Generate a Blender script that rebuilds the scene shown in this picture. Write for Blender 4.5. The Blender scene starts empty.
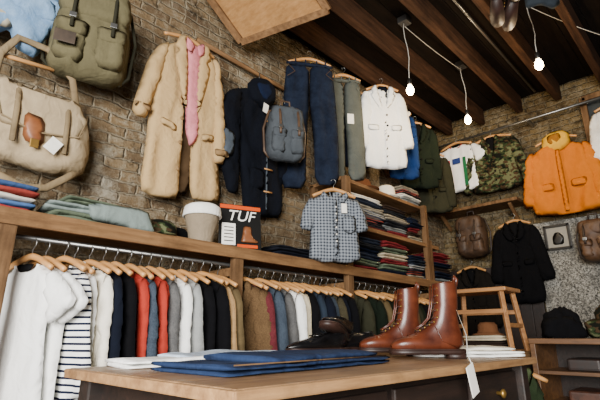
import bpy, bmesh, math, random
from mathutils import Vector, Matrix, noise
from mathutils.geometry import delaunay_2d_cdt
R = random.Random(7)
SC = bpy.context.scene
def rad(a): return math.radians(a)
def hexc(h):
    h = h.lstrip('#')
    o = []
    for i in (0, 2, 4):
        c = int(h[i:i+2], 16)/255
        o.append(c/12.92 if c <= 0.04045 else ((c+0.055)/1.055)**2.4)
    return (o[0], o[1], o[2], 1)

# ------------------------------------------------------------ materials
MC = {}
class NT:
    def __init__(s, name):
        s.m = bpy.data.materials.new(name); s.m.use_nodes = True
        s.t = s.m.node_tree; s.b = s.t.nodes['Principled BSDF']
        s.tc = s.t.nodes.new('ShaderNodeTexCoord')
    def n(s, typ, **kw):
        nd = s.t.nodes.new(typ)
        for k, v in kw.items():
            if k in nd.inputs: nd.inputs[k].default_value = v
            else: setattr(nd, k, v)
        return nd
    def l(s, a, b): s.t.links.new(a, b)
    def noise(s, scale, detail=4, rough=.6, vec=None, sc=None):
        nd = s.n('ShaderNodeTexNoise'); nd.inputs['Scale'].default_value = scale
        nd.inputs['Detail'].default_value = detail; nd.inputs['Roughness'].default_value = rough
        src = vec or s.tc.outputs['Object']
        if sc:
            mp = s.n('ShaderNodeMapping'); mp.inputs['Scale'].default_value = sc
            s.l(src, mp.inputs['Vector']); src = mp.outputs[0]
        s.l(src, nd.inputs['Vector']); return nd
    def ramp(s, src, stops, const=False):
        r = s.n('ShaderNodeValToRGB'); cr = r.color_ramp
        if const: cr.interpolation = 'CONSTANT'
        while len(cr.elements) < len(stops): cr.elements.new(.5)
        for e, (p, c) in zip(cr.elements, stops):
            e.position = p; e.color = hexc(c) if isinstance(c, str) else c
        s.l(src, r.inputs[0]); return r
    def mix(s, fac, a, b, mode='MIX'):
        m = s.n('ShaderNodeMix'); m.data_type = 'RGBA'; m.blend_type = mode
        for val, i in ((fac, 0), (a, 6), (b, 7)):
            if isinstance(val, (int, float)): m.inputs[i].default_value = val
            elif isinstance(val, tuple): m.inputs[i].default_value = val
            else: s.l(val, m.inputs[i])
        return m.outputs[2]
    def math(s, op, a, b=0.0):
        m = s.n('ShaderNodeMath'); m.operation = op
        for val, i in ((a, 0), (b, 1)):
            if isinstance(val, (int, float)): m.inputs[i].default_value = val
            else: s.l(val, m.inputs[i])
        return m.outputs[0]
    def bump(s, h, st=.3, d=.01):
        b = s.n('ShaderNodeBump'); b.inputs['Strength'].default_value = st
        b.inputs['Distance'].default_value = d
        s.l(h, b.inputs['Height']); s.l(b.outputs[0], s.b.inputs['Normal'])
    def col(s, c): s.l(c, s.b.inputs['Base Color'])
    def rough(s, v): s.b.inputs['Roughness'].default_value = v; s.b.inputs['Specular IOR Level'].default_value = .5 if v < .7 else .12

def clothbump(t, grain):
    """weave grain + soft creases"""
    cr = t.noise(5, 2, .5, sc=(1.8, 1.8, .45)); c2 = t.noise(11, 2, .5, sc=(1.2, 1.2, .9)); c2.inputs['Distortion'].default_value = .6
    rg = t.math('ABSOLUTE', t.math('SUBTRACT', c2.outputs[0], .5))
    h = t.math('ADD', t.math('MULTIPLY', cr.outputs[0], 2.0), t.math('MULTIPLY', grain.outputs[0], .14))
    h = t.math('ADD', h, t.math('MULTIPLY', rg, -2.2))
    t.bump(h, .5, .012)
def fab(c, rough=.95, var=.18, scale=7, grain=260, bump=.25, name=None):
    key = ('fab', c, rough, var)
    if key in MC: return MC[key]
    t = NT(name or 'fabric_'+c.strip('#')); t.rough(rough)
    n1 = t.noise(scale, 5); n2 = t.noise(grain, 2)
    base = hexc(c)
    dk = tuple(x*(1-var*1.6) for x in base[:3])+(1,); lt = tuple(min(1, x*(1+var)) for x in base[:3])+(1,)
    r = t.ramp(n1.outputs[0], [(.3, dk), (.7, lt)])
    c2 = t.mix(.35, r.outputs[0], t.ramp(n2.outputs[0], [(.3, dk), (.7, lt)]).outputs[0])
    t.col(c2); clothbump(t, n2)
    MC[key] = t.m; return t.m
def denim(c, fade='#8fa3bd', amt=.35):
    key = ('den', c, fade, amt)
    if key in MC: return MC[key]
    t = NT('denim_'+c.strip('#')); t.rough(.95)
    n1 = t.noise(9, 6, .7); n2 = t.noise(120, 2, .5, sc=(3, 3, .4))
    r = t.ramp(n1.outputs[0], [(.35, c), (.75, fade)])
    a = t.mix(amt, hexc(c), r.outputs[0])
    b = t.mix(t.ramp(n2.outputs[0], [(.4, (0, 0, 0, 1)), (.7, (.35*amt, .35*amt, .35*amt, 1))]).outputs[0], a, hexc(fade))
    t.col(b); clothbump(t, n2)
    MC[key] = t.m; return t.m
def stripes(c1, c2, freq=30, axis='Z', thr=.3):
    key = ('str', c1, c2, freq, axis)
    if key in MC: return MC[key]
    t = NT('striped_cloth'); t.rough(.9)
    sp = t.n('ShaderNodeSeparateXYZ'); t.l(t.tc.outputs['Object'], sp.inputs[0])
    f = t.math('FRACT', t.math('MULTIPLY', sp.outputs[axis], freq))
    g = t.math('LESS_THAN', f, thr)
    t.col(t.mix(g, hexc(c1), hexc(c2)))
    n2 = t.noise(250, 2); clothbump(t, n2)
    MC[key] = t.m; return t.m
def check(c1, c2, c3, freq=40):
    key = ('chk', c1, c2, freq)
    if key in MC: return MC[key]
    t = NT('checked_cloth'); t.rough(.9)
    sp = t.n('ShaderNodeSeparateXYZ'); t.l(t.tc.outputs['Object'], sp.inputs[0])
    fx = t.math('LESS_THAN', t.math('FRACT', t.math('MULTIPLY', sp.outputs['X'], freq)), .42)
    fz = t.math('LESS_THAN', t.math('FRACT', t.math('MULTIPLY', sp.outputs['Z'], freq)), .42)
    a = t.mix(fx, hexc(c1), hexc(c2)); b = t.mix(fz, hexc(c1), hexc(c2))
    m = t.mix(.5, a, b)
    both = t.math('MULTIPLY', fx, fz)
    t.col(t.mix(both, m, hexc(c3)))
    MC[key] = t.m; return t.m
def tweed(c, c2):
    key = ('twd', c, c2)
    if key in MC: return MC[key]
    t = NT('tweed_'+c.strip('#')); t.rough(.95)
    n2 = t.noise(190, 3, .8); n1 = t.noise(8, 3)
    r = t.ramp(n2.outputs[0], [(.35, c), (.65, c2)])
    t.col(t.mix(.3, r.outputs[0], t.ramp(n1.outputs[0], [(.3, c), (.7, c2)]).outputs[0]))
    clothbump(t, n2)
    MC[key] = t.m; return t.m
def camo():
    if 'camo' in MC: return MC['camo']
    t = NT('camouflage_cloth'); t.rough(.9)
    n1 = t.noise(12, 2, .5, sc=(1, 1, 1.6)); n2 = t.noise(17, 2, .5, sc=(1.3, 1, 1.9))
    r1 = t.ramp(n1.outputs[0], [(0, '#565a3f'), (.46, '#28331d'), (.54, '#0f110b')], True)
    r2 = t.ramp(n2.outputs[0], [(0, (0, 0, 0, 1)), (.56, (1, 1, 1, 1))], True)
    t.col(t.mix(r2.outputs[0], r1.outputs[0], hexc('#3a2c1d')))
    n3 = t.noise(200, 2); clothbump(t, n3)
    MC['camo'] = t.m; return t.m
def wood(c1, c2, axis='X', rough=.6, sc=1.0, dark=.7):
    key = ('wd', c1, c2, axis)
    if key in MC: return MC[key]
    t = NT('wood_'+c1.strip('#')); t.rough(rough)
    s = {'X': (1.2, 14, 14), 'Y': (14, 1.2, 14), 'Z': (14, 14, 1.2)}[axis]
    n1 = t.noise(2.5*sc, 6, .65, sc=s); n2 = t.noise(3*sc, 6, .7)
    r = t.ramp(n1.outputs[0], [(.3, c1), (.7, c2)])
    dk = tuple(x*.35 for x in hexc(c1)[:3])+(1,)
    a = t.mix(t.ramp(n2.outputs[0], [(.5, (0, 0, 0, 1)), (.75, (dark, dark, dark, 1))]).outputs[0], r.outputs[0], dk)
    t.col(a); t.bump(n1.outputs[0], .35, .006)
    MC[key] = t.m; return t.m
def leather(c1, c2, rough=.35, name='leather'):
    key = ('lt', c1, c2, rough)
    if key in MC: return MC[key]
    t = NT(name); t.rough(rough)
    n1 = t.noise(14, 5, .6); n2 = t.noise(220, 2)
    t.col(t.ramp(n1.outputs[0], [(.3, c1), (.72, c2)]).outputs[0])
    t.bump(n2.outputs[0], .15, .002)
    MC[key] = t.m; return t.m
def plain(name, c, rough=.5, metal=0, em=None, es=0):
    key = ('pl', name)
    if key in MC: return MC[key]
    t = NT(name); t.rough(rough); t.b.inputs['Metallic'].default_value = metal
    n = t.noise(20, 3); b = hexc(c)
    t.col(t.ramp(n.outputs[0], [(.3, tuple(x*.88 for x in b[:3])+(1,)), (.7, b)]).outputs[0])
    if em:
        t.b.inputs['Emission Color'].default_value = hexc(em); t.b.inputs['Emission Strength'].default_value = es
    MC[key] = t.m; return t.m
def brick(name, horiz, cols, mortar):
    t = NT(name); t.rough(.95)
    sp = t.n('ShaderNodeSeparateXYZ'); t.l(t.tc.outputs['Object'], sp.inputs[0])
    cb = t.n('ShaderNodeCombineXYZ'); t.l(sp.outputs[horiz], cb.inputs[0]); t.l(sp.outputs['Z'], cb.inputs[1])
    wob = t.noise(7, 4, .7)
    vm = t.n('ShaderNodeVectorMath'); vm.operation = 'MULTIPLY_ADD'
    t.l(wob.outputs['Color'], vm.inputs[0]); vm.inputs[1].default_value = (.07, .065, 0)
    t.l(cb.outputs[0], vm.inputs[2])
    br = t.n('ShaderNodeTexBrick'); br.inputs['Scale'].default_value = 1
    br.inputs['Brick Width'].default_value = .215; br.inputs['Row Height'].default_value = .07
    br.inputs['Mortar Size'].default_value = .010; br.inputs['Mortar Smooth'].default_value = .9
    br.inputs['Color1'].default_value = hexc(cols[0]); br.inputs['Color2'].default_value = hexc(cols[1])
    br.inputs['Mortar'].default_value = hexc(mortar)
    t.l(vm.outputs[0], br.inputs['Vector'])
    n1 = t.noise(3.2, 6, .7); n2 = t.noise(18, 7, .8); n3 = t.noise(8, 6, .75); n4 = t.noise(4.5, 7, .8); n5 = t.noise(1.3, 4, .6); n6 = t.noise(2.3, 8, .8)
    K = lambda n, a, b_, v: t.ramp(n.outputs[0], [(a, (0, 0, 0, 1)), (b_, (v, v, v, 1))]).outputs[0]
    c = t.mix(K(n1, .38, .68, .6), br.outputs['Color'], hexc(cols[2]))
    c = t.mix(t.ramp(br.outputs['Fac'], [(.3, (0, 0, 0, 1)), (.9, (.75, .75, .75, 1))]).outputs[0], c, hexc(mortar))
    c = t.mix(K(n2, .49, .6, .75), c, hexc(cols[3]))
    c = t.mix(K(n3, .53, .64, .85), c, hexc(cols[4]))
    c = t.mix(K(n4, .55, .64, .75), c, hexc(cols[3]))
    c = t.mix(K(n5, .45, .7, .5), c, hexc(cols[5]))
    c = t.mix(K(n6, .54, .64, .8), c, hexc(cols[6]))
    t.col(c)
    h = t.math('SUBTRACT', t.math('MULTIPLY', n2.outputs[0], 2.0), br.outputs['Fac'])
    t.bump(h, 1.0, .03)
    return t.m

# ------------------------------------------------------------ builder
class B:
    def __init__(s):
        s.v = []; s.f = []; s.fm = []; s.fs = []; s.mats = []; s.M = Matrix.Identity(4)
    def mi(s, m):
        if m not in s.mats: s.mats.append(m)
        return s.mats.index(m)
    def add(s, vs, fs, mat, M=None, smooth=True):
        o = len(s.v); T = s.M @ M if M is not None else s.M; k = s.mi(mat)
        s.v += [tuple(T @ Vector(p)) for p in vs]
        for f in fs:
            s.f.append(tuple(i+o for i in f)); s.fm.append(k); s.fs.append(smooth)
    def box(s, c, d, mat, rot=(0, 0, 0), bev=.004, seg=2, M=None):
        bm = bmesh.new(); bmesh.ops.create_cube(bm, size=1)
        for v in bm.verts: v.co = Vector((v.co.x*d[0], v.co.y*d[1], v.co.z*d[2]))
        bev = min(bev, min(d)*.45)
        if bev > 0: bmesh.ops.bevel(bm, geom=bm.edges[:], offset=bev, segments=seg, affect='EDGES', profile=.6)
        bm.verts.index_update()
        T = Matrix.Translation(c) @ (Matrix.Rotation(rot[2], 4, 'Z') @ Matrix.Rotation(rot[1], 4, 'Y') @ Matrix.Rotation(rot[0], 4, 'X'))
        if M is not None: T = M @ T
        s.add([v.co.copy() for v in bm.verts], [[v.index for v in f.verts] for f in bm.faces], mat, T, False); bm.free()
    def beam(s, a, b, w, h, mat, up=(0, 0, 1), bev=.003):
        a = Vector(a); b = Vector(b); d = b-a; L = d.length; x = d.normalized(); u = Vector(up)
        y = u.cross(x)
        if y.length < 1e-4: y = Vector((0, 1, 0)).cross(x)
        y.normalize(); z = x.cross(y)
        M = Matrix((x, y, z)).transposed().to_4x4(); M.translation = (a+b)/2
        s.box((0, 0, 0), (L, w, h), mat, bev=bev, M=M)
    def tube(s, pts, r, mat, n=8, closed=False, flat=1.0):
        P = [Vector(p) for p in pts]; m = len(P); rr = r if isinstance(r, (list, tuple)) else [r]*m
        vs = []; up = None
        for i in range(m):
            if closed: t = P[(i+1) % m]-P[i-1]
            else: t = P[min(i+1, m-1)]-P[max(i-1, 0)]
            t.normalize()
            if up is None:
                up = Vector((0, 0, 1)) if abs(t.z) < .9 else Vector((0, 1, 0))
            a = t.cross(up)
            if a.length < 1e-5: a = t.orthogonal()
            a.normalize(); up = a.cross(t).normalized()
            for k in range(n):
                q = 2*math.pi*k/n
                vs.append(P[i]+a*math.cos(q)*rr[i]*flat+up*math.sin(q)*rr[i])
        fs = []
        for i in range(m if closed else m-1):
            j = (i+1) % m
            for k in range(n):
                l = (k+1) % n
                fs.append((i*n+k, i*n+l, j*n+l, j*n+k))
        if not closed:
            fs.append(tuple(range(n))[::-1]); fs.append(tuple((m-1)*n+k for k in range(n)))
        s.add(vs, fs, mat)
    def loft(s, rings, mat, cap=True, M=None, closed=True):
        n = len(rings[0]); vs = [p for r in rings for p in r]; fs = []
        for i in range(len(rings)-1):
            for k in range(n if closed else n-1):
                l = (k+1) % n; fs.append((i*n+k, i*n+l, (i+1)*n+l, (i+1)*n+k))
        if cap:
            fs.append(tuple(range(n))[::-1]); fs.append(tuple((len(rings)-1)*n+k for k in range(n)))
        s.add(vs, fs, mat, M)
    def lathe(s, prof, mat, c=(0, 0, 0), n=28, sx=1, sy=1, M=None):
        rings = [[(c[0]+r*sx*math.cos(2*math.pi*k/n), c[1]+r*sy*math.sin(2*math.pi*k/n), c[2]+z) for k in range(n)] for r, z in prof]
        s.loft(rings, mat, True, M)
    def prof(s, secs, mat, n=18, p=2.3, M=None, cap=True):
        rings = []
        for P, Q, w in secs:
            cx = (P[0]+Q[0])/2; cz = (P[1]+Q[1])/2; ax = (Q[0]-P[0])/2; az = (Q[1]-P[1])/2
            ring = []
            for k in range(n):
                q = 2*math.pi*k/n; c = math.cos(q); d = math.sin(q)
                c = math.copysign(abs(c)**(2/p), c); d = math.copysign(abs(d)**(2/p), d)
                ring.append((cx+ax*c, w*d, cz+az*c))
            rings.append(ring)
        s.loft(rings, mat, cap, M)
    def pillow(s, pts, thick, mat, y=0., back=None, fold=.008, fx=11, fz=2.2, step=.03, w=None, smooth=1, seed=None, wave=.4):
        """closed cloth piece: outline in local XZ, front towards -Y, rounded rim, soft hanging folds"""
        seed = R.uniform(0, 99) if seed is None else seed
        P = [Vector((p[0], p[1])) for p in pts]
        area = sum(P[i-1].x*P[i].y-P[i].x*P[i-1].y for i in range(len(P)))
        if area < 0: P.reverse()
        for _ in range(smooth):
            Q = []
            for i in range(len(P)):
                a = P[i]; b = P[(i+1) % len(P)]
                Q += [a.lerp(b, .16), a.lerp(b, .84)]
            P = Q
        Q = []
        for i in range(len(P)):
            a = P[i]; b = P[(i+1) % len(P)]; k = max(1, int((b-a).length/step+.5))
            Q += [a.lerp(b, j/k) for j in range(k)]
        P = Q; n = len(P)
        def dist(q):
            m = 1e9
            for i in range(n):
                a = P[i]; ab = P[(i+1) % n]-a; l = ab.length_squared
                t = 0 if l < 1e-12 else max(0, min(1, (q-a).dot(ab)/l))
                m = min(m, (a+ab*t-q).length_squared)
            return math.sqrt(m)
        x0 = min(p.x for p in P); x1 = max(p.x for p in P); z0 = min(p.y for p in P); z1 = max(p.y for p in P)
        def inside(q):
            c = False
            for i in range(n):
                a = P[i-1]; b = P[i]
                if (a.y > q.y) != (b.y > q.y) and q.x < (b.x-a.x)*(q.y-a.y)/(b.y-a.y)+a.x: c = not c
            return c
        G = []; zz = z0+step*.5; row = 0
        while zz < z1:
            xx = x0+(step*.5 if row % 2 else 0)
            while xx < x1:
                q = Vector((xx, zz))
                if inside(q) and dist(q) > step*.35: G.append(q)
                xx += step
            zz += step*.86; row += 1
        ov, oe, of, *_ = delaunay_2d_cdt(P+G, [], [list(range(n))], 1, 1e-6)
        ww = w or min(max(.02, thick*1.3), min(x1-x0, z1-z0)*.45); bt = thick*.5 if back is None else back
        fr = []; bk = []; ed = []
        for q in ov:
            d = dist(q); e = d < 1e-4; k = min(1, d/ww); k = math.sqrt(max(0, 1-(1-k)**2))
            n0 = noise.noise(Vector((q.x*fx+.8*noise.noise(Vector((q.x*3, q.y*3, seed))), seed, q.y*fz)))
            rg = 1-min(1, abs(n0)*3.2)
            nn = n0+.5*noise.noise(Vector((q.x*fx*2.1, seed+7, q.y*fz*2.5)))+.55*rg
            wv = noise.noise(Vector((q.x*4, seed+3, q.y*1.6)))*fold*wave*2
            base = y+wv+n0*fold*.6
            fr.append((q.x, base-thick*k-nn*fold*k, q.y)); bk.append((q.x, base+bt*k, q.y)); ed.append(e)
        m = len(ov); vs = fr+bk; fs = []
        for f in of:
            f = list(f); a = [Vector((ov[i].x, ov[i].y)) for i in f]
            ar = (a[1]-a[0]).cross(a[2]-a[0])
            if ar < 0: f.reverse()
            fs.append(tuple(f)); g = [i if ed[i] else i+m for i in f]; fs.append(tuple(g[::-1]))
        s.add(vs, fs, mat)
    def done(s, name, loc=(0, 0, 0), rotz=0, rot=None, scale=1):
        me = bpy.data.meshes.new(name)
        used = [False]*len(s.v)
        for f in s.f:
            for i in f: used[i] = True
        mp = {}; vv = []
        for i, u in enumerate(used):
            if u: mp[i] = len(vv); vv.append(s.v[i])
        me.from_pydata(vv, [], [tuple(mp[i] for i in f) for f in s.f])
        for m in s.mats: me.materials.append(m)
        me.polygons.foreach_set('material_index', s.fm); me.polygons.foreach_set('use_smooth', s.fs)
        me.validate(); me.update()
        o = bpy.data.objects.new(name, me); SC.collection.objects.link(o)
        o.location = loc; o.rotation_euler = rot or (0, 0, rotz); o.scale = (scale,)*3
        return o

# ------------------------------------------------------------ common materials
HW = wood('#b07a42', '#cf9d66', 'X', .4, dark=.2)
METAL = plain('steel', '#8a8a88', .35, .9)
BRASS = plain('brass', '#a98545', .4, .8)
LABEL = plain('label_card', '#f0ece2', .8)
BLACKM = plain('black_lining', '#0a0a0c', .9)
OLDW = wood('#5c422b', '#8a6846', 'X', .75)
OLDWZ = wood('#4a3522', '#785b3f', 'Z', .75)
DKW = wood('#150d08', '#2b1b14', 'X', .6)
JOIST = wood('#20140d', '#4a3222', 'X', .85)

# ------------------------------------------------------------ room
def quadwall(name, corner, ax, az, w, h, mat, nrm, amp=.012, step=.04):
    b = B(); nx = int(w/step); nz = int(h/step); vs = []; fs = []
    for j in range(nz+1):
        for i in range(nx+1):
            p = Vector(corner)+Vector(ax)*w*i/nx+Vector(az)*h*j/nz
            p += Vector(nrm)*amp*(noise.fractal(p*3.0, 1, 2, 3)+.5*noise.noise(p*13))
            vs.append(p)
    for j in range(nz):
        for i in range(nx):
            a = j*(nx+1)+i; fs.append((a, a+1, a+nx+2, a+nx+1))
    b.add(vs, fs, mat)
    o = b.done(name); md = o.modifiers.new('thick', 'SOLIDIFY'); md.thickness = .12; md.offset = -1
    return o
BR = brick('old_stock_brick', 'X', ['#937a59', '#68523c', '#9c8a6d', '#b3a68d', '#453829', '#5c4d3a', '#bdb4a1'], '#9d9079')
BR2 = brick('old_stock_brick_back', 'Y', ['#86724c', '#5a4830', '#8c7752', '#988b72', '#382d1f', '#443626', '#a0947a'], '#83785f')
H = 3.82
quadwall('wall_left', (-2.2, 2.55, 0), (1, 0, 0), (0, 0, 1), 7.5, H, BR, (0, -1, 0))
quadwall('wall_back', (5.22, 2.6, 0), (0, -1, 0), (0, 0, 1), 5.4, H, BR2, (-1, 0, 0))
PL = plain('plaster_wall', '#564e40', .9)
b = B(); b.box((1.5, -2.75, H/2), (7.5, .1, H), PL, bev=0); b.done('wall_right')
b = B()
fl = wood('#1f1710', '#33271d', 'X', .6)
for i in range(36): b.box((1.5, -2.65+i*.15, -.02), (7.5, .146, .04), fl, bev=.003)
b.done('floor')
b = B()
cb = wood('#0b0704', '#19110b', 'X', .9)
for i in range(27): b.box((1.5, -2.62+i*.2, H+.02), (7.6, .196, .04), cb, bev=.004)
b.done('ceiling')
for y in (2.27, 1.85, 1.40, .99, .55, .11, -.35, -.8, -1.3, -1.8):
    b = B(); x0 = 1.9 if y > 1.6 else -2.1
    b.box(((x0+5.15)/2, y, 3.71), (5.15-x0, .07, .2), JOIST, bev=.008); b.done('ceiling_joist')
b = B()
A, Bq, C = Vector((1.40, 2.44, 3.66)), Vector((1.80, 2.40, 3.32)), Vector((2.08, 1.74, 3.40))
D = A+(C-Bq)
TAN = wood('#8a6238', '#a87e50', 'Y', .7)
nn = (Bq-A).cross(C-Bq).normalized()
if nn.z > 0: nn = -nn
vs = [A, Bq, C, D, A-nn*.03, Bq-nn*.03, C-nn*.03, D-nn*.03]
b.add(vs, [(0, 1, 2, 3), (7, 6, 5, 4), (0, 4, 5, 1), (1, 5, 6, 2), (2, 6, 7, 3), (3, 7, 4, 0)], TAN, smooth=False)
b.beam(Bq, C, .05, .07, OLDW, up=nn); b.beam(A, Bq, .05, .07, OLDW, up=nn); b.beam(D, C, .05, .07, OLDW, up=nn)
b.done('ceiling_hatch_board')

# ------------------------------------------------------------ garments
def hanger(b, W=.2, z0=0, mat=None, hook=True):
    mat = mat or HW
    if hook:
        pts = []
        for i in range(9):
            a = rad(-90+i*32); pts.append((.018*math.cos(a), 0, z0-.002+.02*math.sin(a)))
        b.tube([(0, 0, z0-.07), (0, 0, z0-.03)]+pts[1:], .0026, METAL, 6)
    pts = []; rr = []
    for i in range(-8, 9):
        t = i/8; pts.append((t*W, -.012*abs(t), z0-.062-.06*abs(t)**1.4)); rr.append(.016-.004*abs(t))
    b.tube(pts, rr, mat, 8)
def mirr(p): return [(-x, z) for x, z in p]
def sleeve(side, W, sl, sp, w0, w1, z0):
    S = Vector((side*(W-.035), z0-.125)); d = Vector((side*math.sin(sp), -math.cos(sp))); n = Vector((side*math.cos(sp), math.sin(sp)))
    E = S+d*sl
    q = [S-n*.02+Vector((0, .012)), S+n*.03, S+d*.09+n*(w0*.42), S+d*(sl*.5)+n*(w0*.44), E+n*w1*.55, E-n*w1*.5, S+d*(sl*.5)-n*w0*.42, S+d*.2-n*w0*.5]
    return [(p.x, p.y) for p in q]
def garment(b, kind='jacket', mat=None, W=.215, L=.72, sl=.6, sp=.09, lining=None, inner=None, trim=None, hang=True, z0=0, flare=.02, thick=.026, both=True, yo=0, btn=None, lap=None):
    if hang: hanger(b, W-.03, z0+.02)
    z = z0
    nk = .075; Lz = z-L-.08
    body = [(-nk, z-.078), (-.03, z-.09), (.03, z-.09), (nk, z-.078), (W-.02, z-.128), (W, z-.2), (W-.015, z-.34), (W-.005, z-.5), (W+flare, Lz+.02), (W*.5, Lz-.008), (0, Lz), (-W*.5, Lz-.006), (-W-flare, Lz+.02), (-W+.005, z-.5), (-W+.015, z-.34), (-W, z-.2), (-W+.02, z-.128)]
    b.pillow(body, thick, mat, y=yo, back=thick*.8, fold=.02)
    wt = {'tee': (.17, .17), 'jacket': (.145, .12), 'shirt': (.13, .095), 'coat': (.17, .15)}[kind]
    for sd in (1, -1):
        if sd < 0 and not both: continue
        b.pillow(sleeve(sd, W, sl, sp+R.uniform(-.02, .03), wt[0], wt[1], z), thick, mat, y=yo-.012, back=thick, fold=.02, fx=9, fz=6)
    yf = yo-thick-.006
    lap = lap or mat
    if kind == 'tee':
        pts = [(nk*math.cos(rad(a)), yf+.012, z-.082+.045*math.sin(rad(a))) for a in range(180, 361, 20)]
        b.tube(pts, .007, trim or mat, 6)
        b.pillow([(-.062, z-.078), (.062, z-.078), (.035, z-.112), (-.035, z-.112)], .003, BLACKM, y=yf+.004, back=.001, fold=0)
    elif kind == 'shirt':
        b.pillow([(-.05, z-.07), (.05, z-.07), (.0, z-.14)], .004, lining or mat, y=yf+.006, back=.001, fold=0)
        for sd in (1, -1):
            c = [(.012, z-.135), (.085, z-.065), (.105, z-.1), (.06, z-.165)]
            b.pillow(c if sd > 0 else mirr(c), .008, lap, y=yf-.004, back=.002, fold=.001, step=.02)
        b.pillow([(-.016, z-.13), (.016, z-.13), (.018, Lz+.03), (-.014, Lz+.03)], .005, mat, y=yf-.01, back=.002, fold=.004)
        for i in range(6): b.lathe([(0, 0), (.006, 0), (.006, .003), (0, .003)], btn or LABEL, n=8, M=Matrix.Translation((0.002, yf-.018, z-.19-i*(L-.2)/6)) @ Matrix.Rotation(rad(90), 4, 'X'))
        c = [(.05, z-.25), (.15, z-.25), (.15, z-.36), (.1, z-.385), (.05, z-.36)]
        b.pillow(c, .006, mat, y=yf-.008, back=.002, fold=.002, step=.03)
    else:
        vb = z-.36 if kind == 'jacket' else z-.3
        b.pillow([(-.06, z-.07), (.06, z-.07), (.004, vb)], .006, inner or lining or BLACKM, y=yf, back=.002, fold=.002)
        for sd in (1, -1):
            c = [(.0, vb), (.035, z-.2), (.06, z-.066), (.085, z-.062), (.115, z-.11), (.105, z-.15), (.125, z-.17), (.085, z-.26)]
            b.pillow(c if sd > 0 else mirr(c), .01, lap, y=yf-.008, back=.003, fold=.003, step=.025)
        b.pillow([(-.008, vb), (.012, vb), (.014, Lz+.03), (-.004, Lz+.03)], .006, mat, y=yf-.01, back=.002, fold=.003)
        for i in range(3): b.lathe([(0, 0), (.01, 0), (.01, .004), (0, .004)], btn or BLACKM, n=10, M=Matrix.Translation((.02, yf-.018, vb-.03-i*.11)) @ Matrix.Rotation(rad(90), 4, 'X'))
        for sd in (1, -1):
            c = [(.06, z-.49), (.165, z-.485), (.165, z-.545), (.06, z-.55)]
            b.pillow(c if sd > 0 else mirr(c), .008, mat, y=yf-.008, back=.002, fold=.002, step=.03)

def collar(b, mat, z, yo, thick):
    pts = []
    for i in range(9):
        a = rad(180*i/8); pts.append((.075*math.cos(a), yo+.02*math.sin(a), z-.075+.012*math.sin(a)))
    b.tube(pts, [.01]+[.016]*7+[.01], mat, 8, flat=.5)

def rail_items(x0, x1, spec, bias=.12):
    n = len(spec)
    for i, sp in enumerate(spec):
        kind, m, L, nm = sp[:4]; kw = dict(sp[4]) if len(sp) > 4 else {}
        x = x0+(x1-x0)*(i+.5)/n+R.uniform(-.008, .008)
        yaw = kw.pop('yaw', bias)
        b = B()
        th = min(.022, (x1-x0)/n*.32)
        garment(b, kind, m, W=R.uniform(.185, .215), L=L, sl=kw.pop('sl', .2 if kind == 'tee' else .6), sp=kw.pop('sp', .55 if kind == 'tee' else R.uniform(.03, .10)), thick=kw.pop('th', th), z0=-.03-R.uniform(0, .012), **kw)
        if kind != 'tee': collar(b, m, -.03, 0, th)
        b.done(nm, (x, 2.185+R.uniform(-.02, .005), RZ), rad(-90)+yaw+R.uniform(-.1, .1))
RZ = 1.508
W_ = fab('#efefec', var=.03); OW = fab('#e0dacb', var=.06); NV = fab('#0c101b'); BK = fab('#08080b'); RD = fab('#9c3227')
GR = fab('#60656b'); LG = fab('#8f9190'); TN = fab('#a08058'); BRN = tweed('#3b2a1c', '#6b5439'); MAR = tweed('#3f161d', '#662c30')
SL = fab('#252e3a'); TEAL = fab('#22353c'); OL = fab('#2c2c20'); DG = fab('#131a12'); KH = fab('#5a4c34'); CR = fab('#cfc3a8', var=.08)
STR = stripes('#ecece8', '#10152a', 38, 'Z', .36); PK = fab('#d08088'); LB = fab('#8da4bb'); GT = tweed('#36373b', '#6a6967'); BT = tweed('#1f2731', '#454f5b')
CHK = check('#82888f', '#383f4b', '#191d26', 44); GB = tweed('#211e18', '#47412f')
rail_items(.52, 1.56, [
    ('tee', W_, .72, 't_shirt', dict(yaw=.42)), ('tee', W_, .7, 't_shirt', dict(yaw=.38)), ('tee', STR, .74, 'striped_shirt', dict(sl=.5, sp=.1, yaw=.3)),
    ('shirt', W_, .62, 'shirt', dict(yaw=.24)), ('shirt', OW, .62, 'shirt', dict(yaw=.2)), ('shirt', NV, .66, 'shirt', dict(yaw=.2)), ('jacket', BK, .66, 'jacket'),
    ('shirt', RD, .6, 'red_shirt'), ('shirt', BT, .6, 'shirt'), ('shirt', RD, .5, 'red_shirt'), ('jacket', GT, .65, 'tweed_jacket'), ('shirt', W_, .62, 'shirt'), ('shirt', LG, .62, 'shirt'), ('jacket', BK, .7, 'blazer'), ('jacket', BK, .7, 'blazer'),
    ('jacket', TN, .7, 'blazer'), ('jacket', KH, .7, 'blazer')])
rail_items(1.66, 2.62, [
    ('jacket', BRN, .74, 'tweed_jacket', dict(yaw=.3)), ('jacket', MAR, .74, 'tweed_jacket', dict(yaw=.2)), ('jacket', BT, .72, 'blazer'), ('jacket', SL, .72, 'blazer'), ('jacket', GT, .72, 'tweed_jacket'),
    ('shirt', W_, .7, 'shirt'), ('shirt', CR, .7, 'shirt'), ('jacket', BK, .72, 'blazer'), ('jacket', SL, .7, 'blazer'), ('jacket', NV, .72, 'blazer'), ('jacket', BT, .7, 'blazer'),
    ('jacket', GB, .7, 'tweed_jacket'), ('jacket', NV, .7, 'blazer'), ('jacket', BK, .7, 'blazer')])
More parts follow.
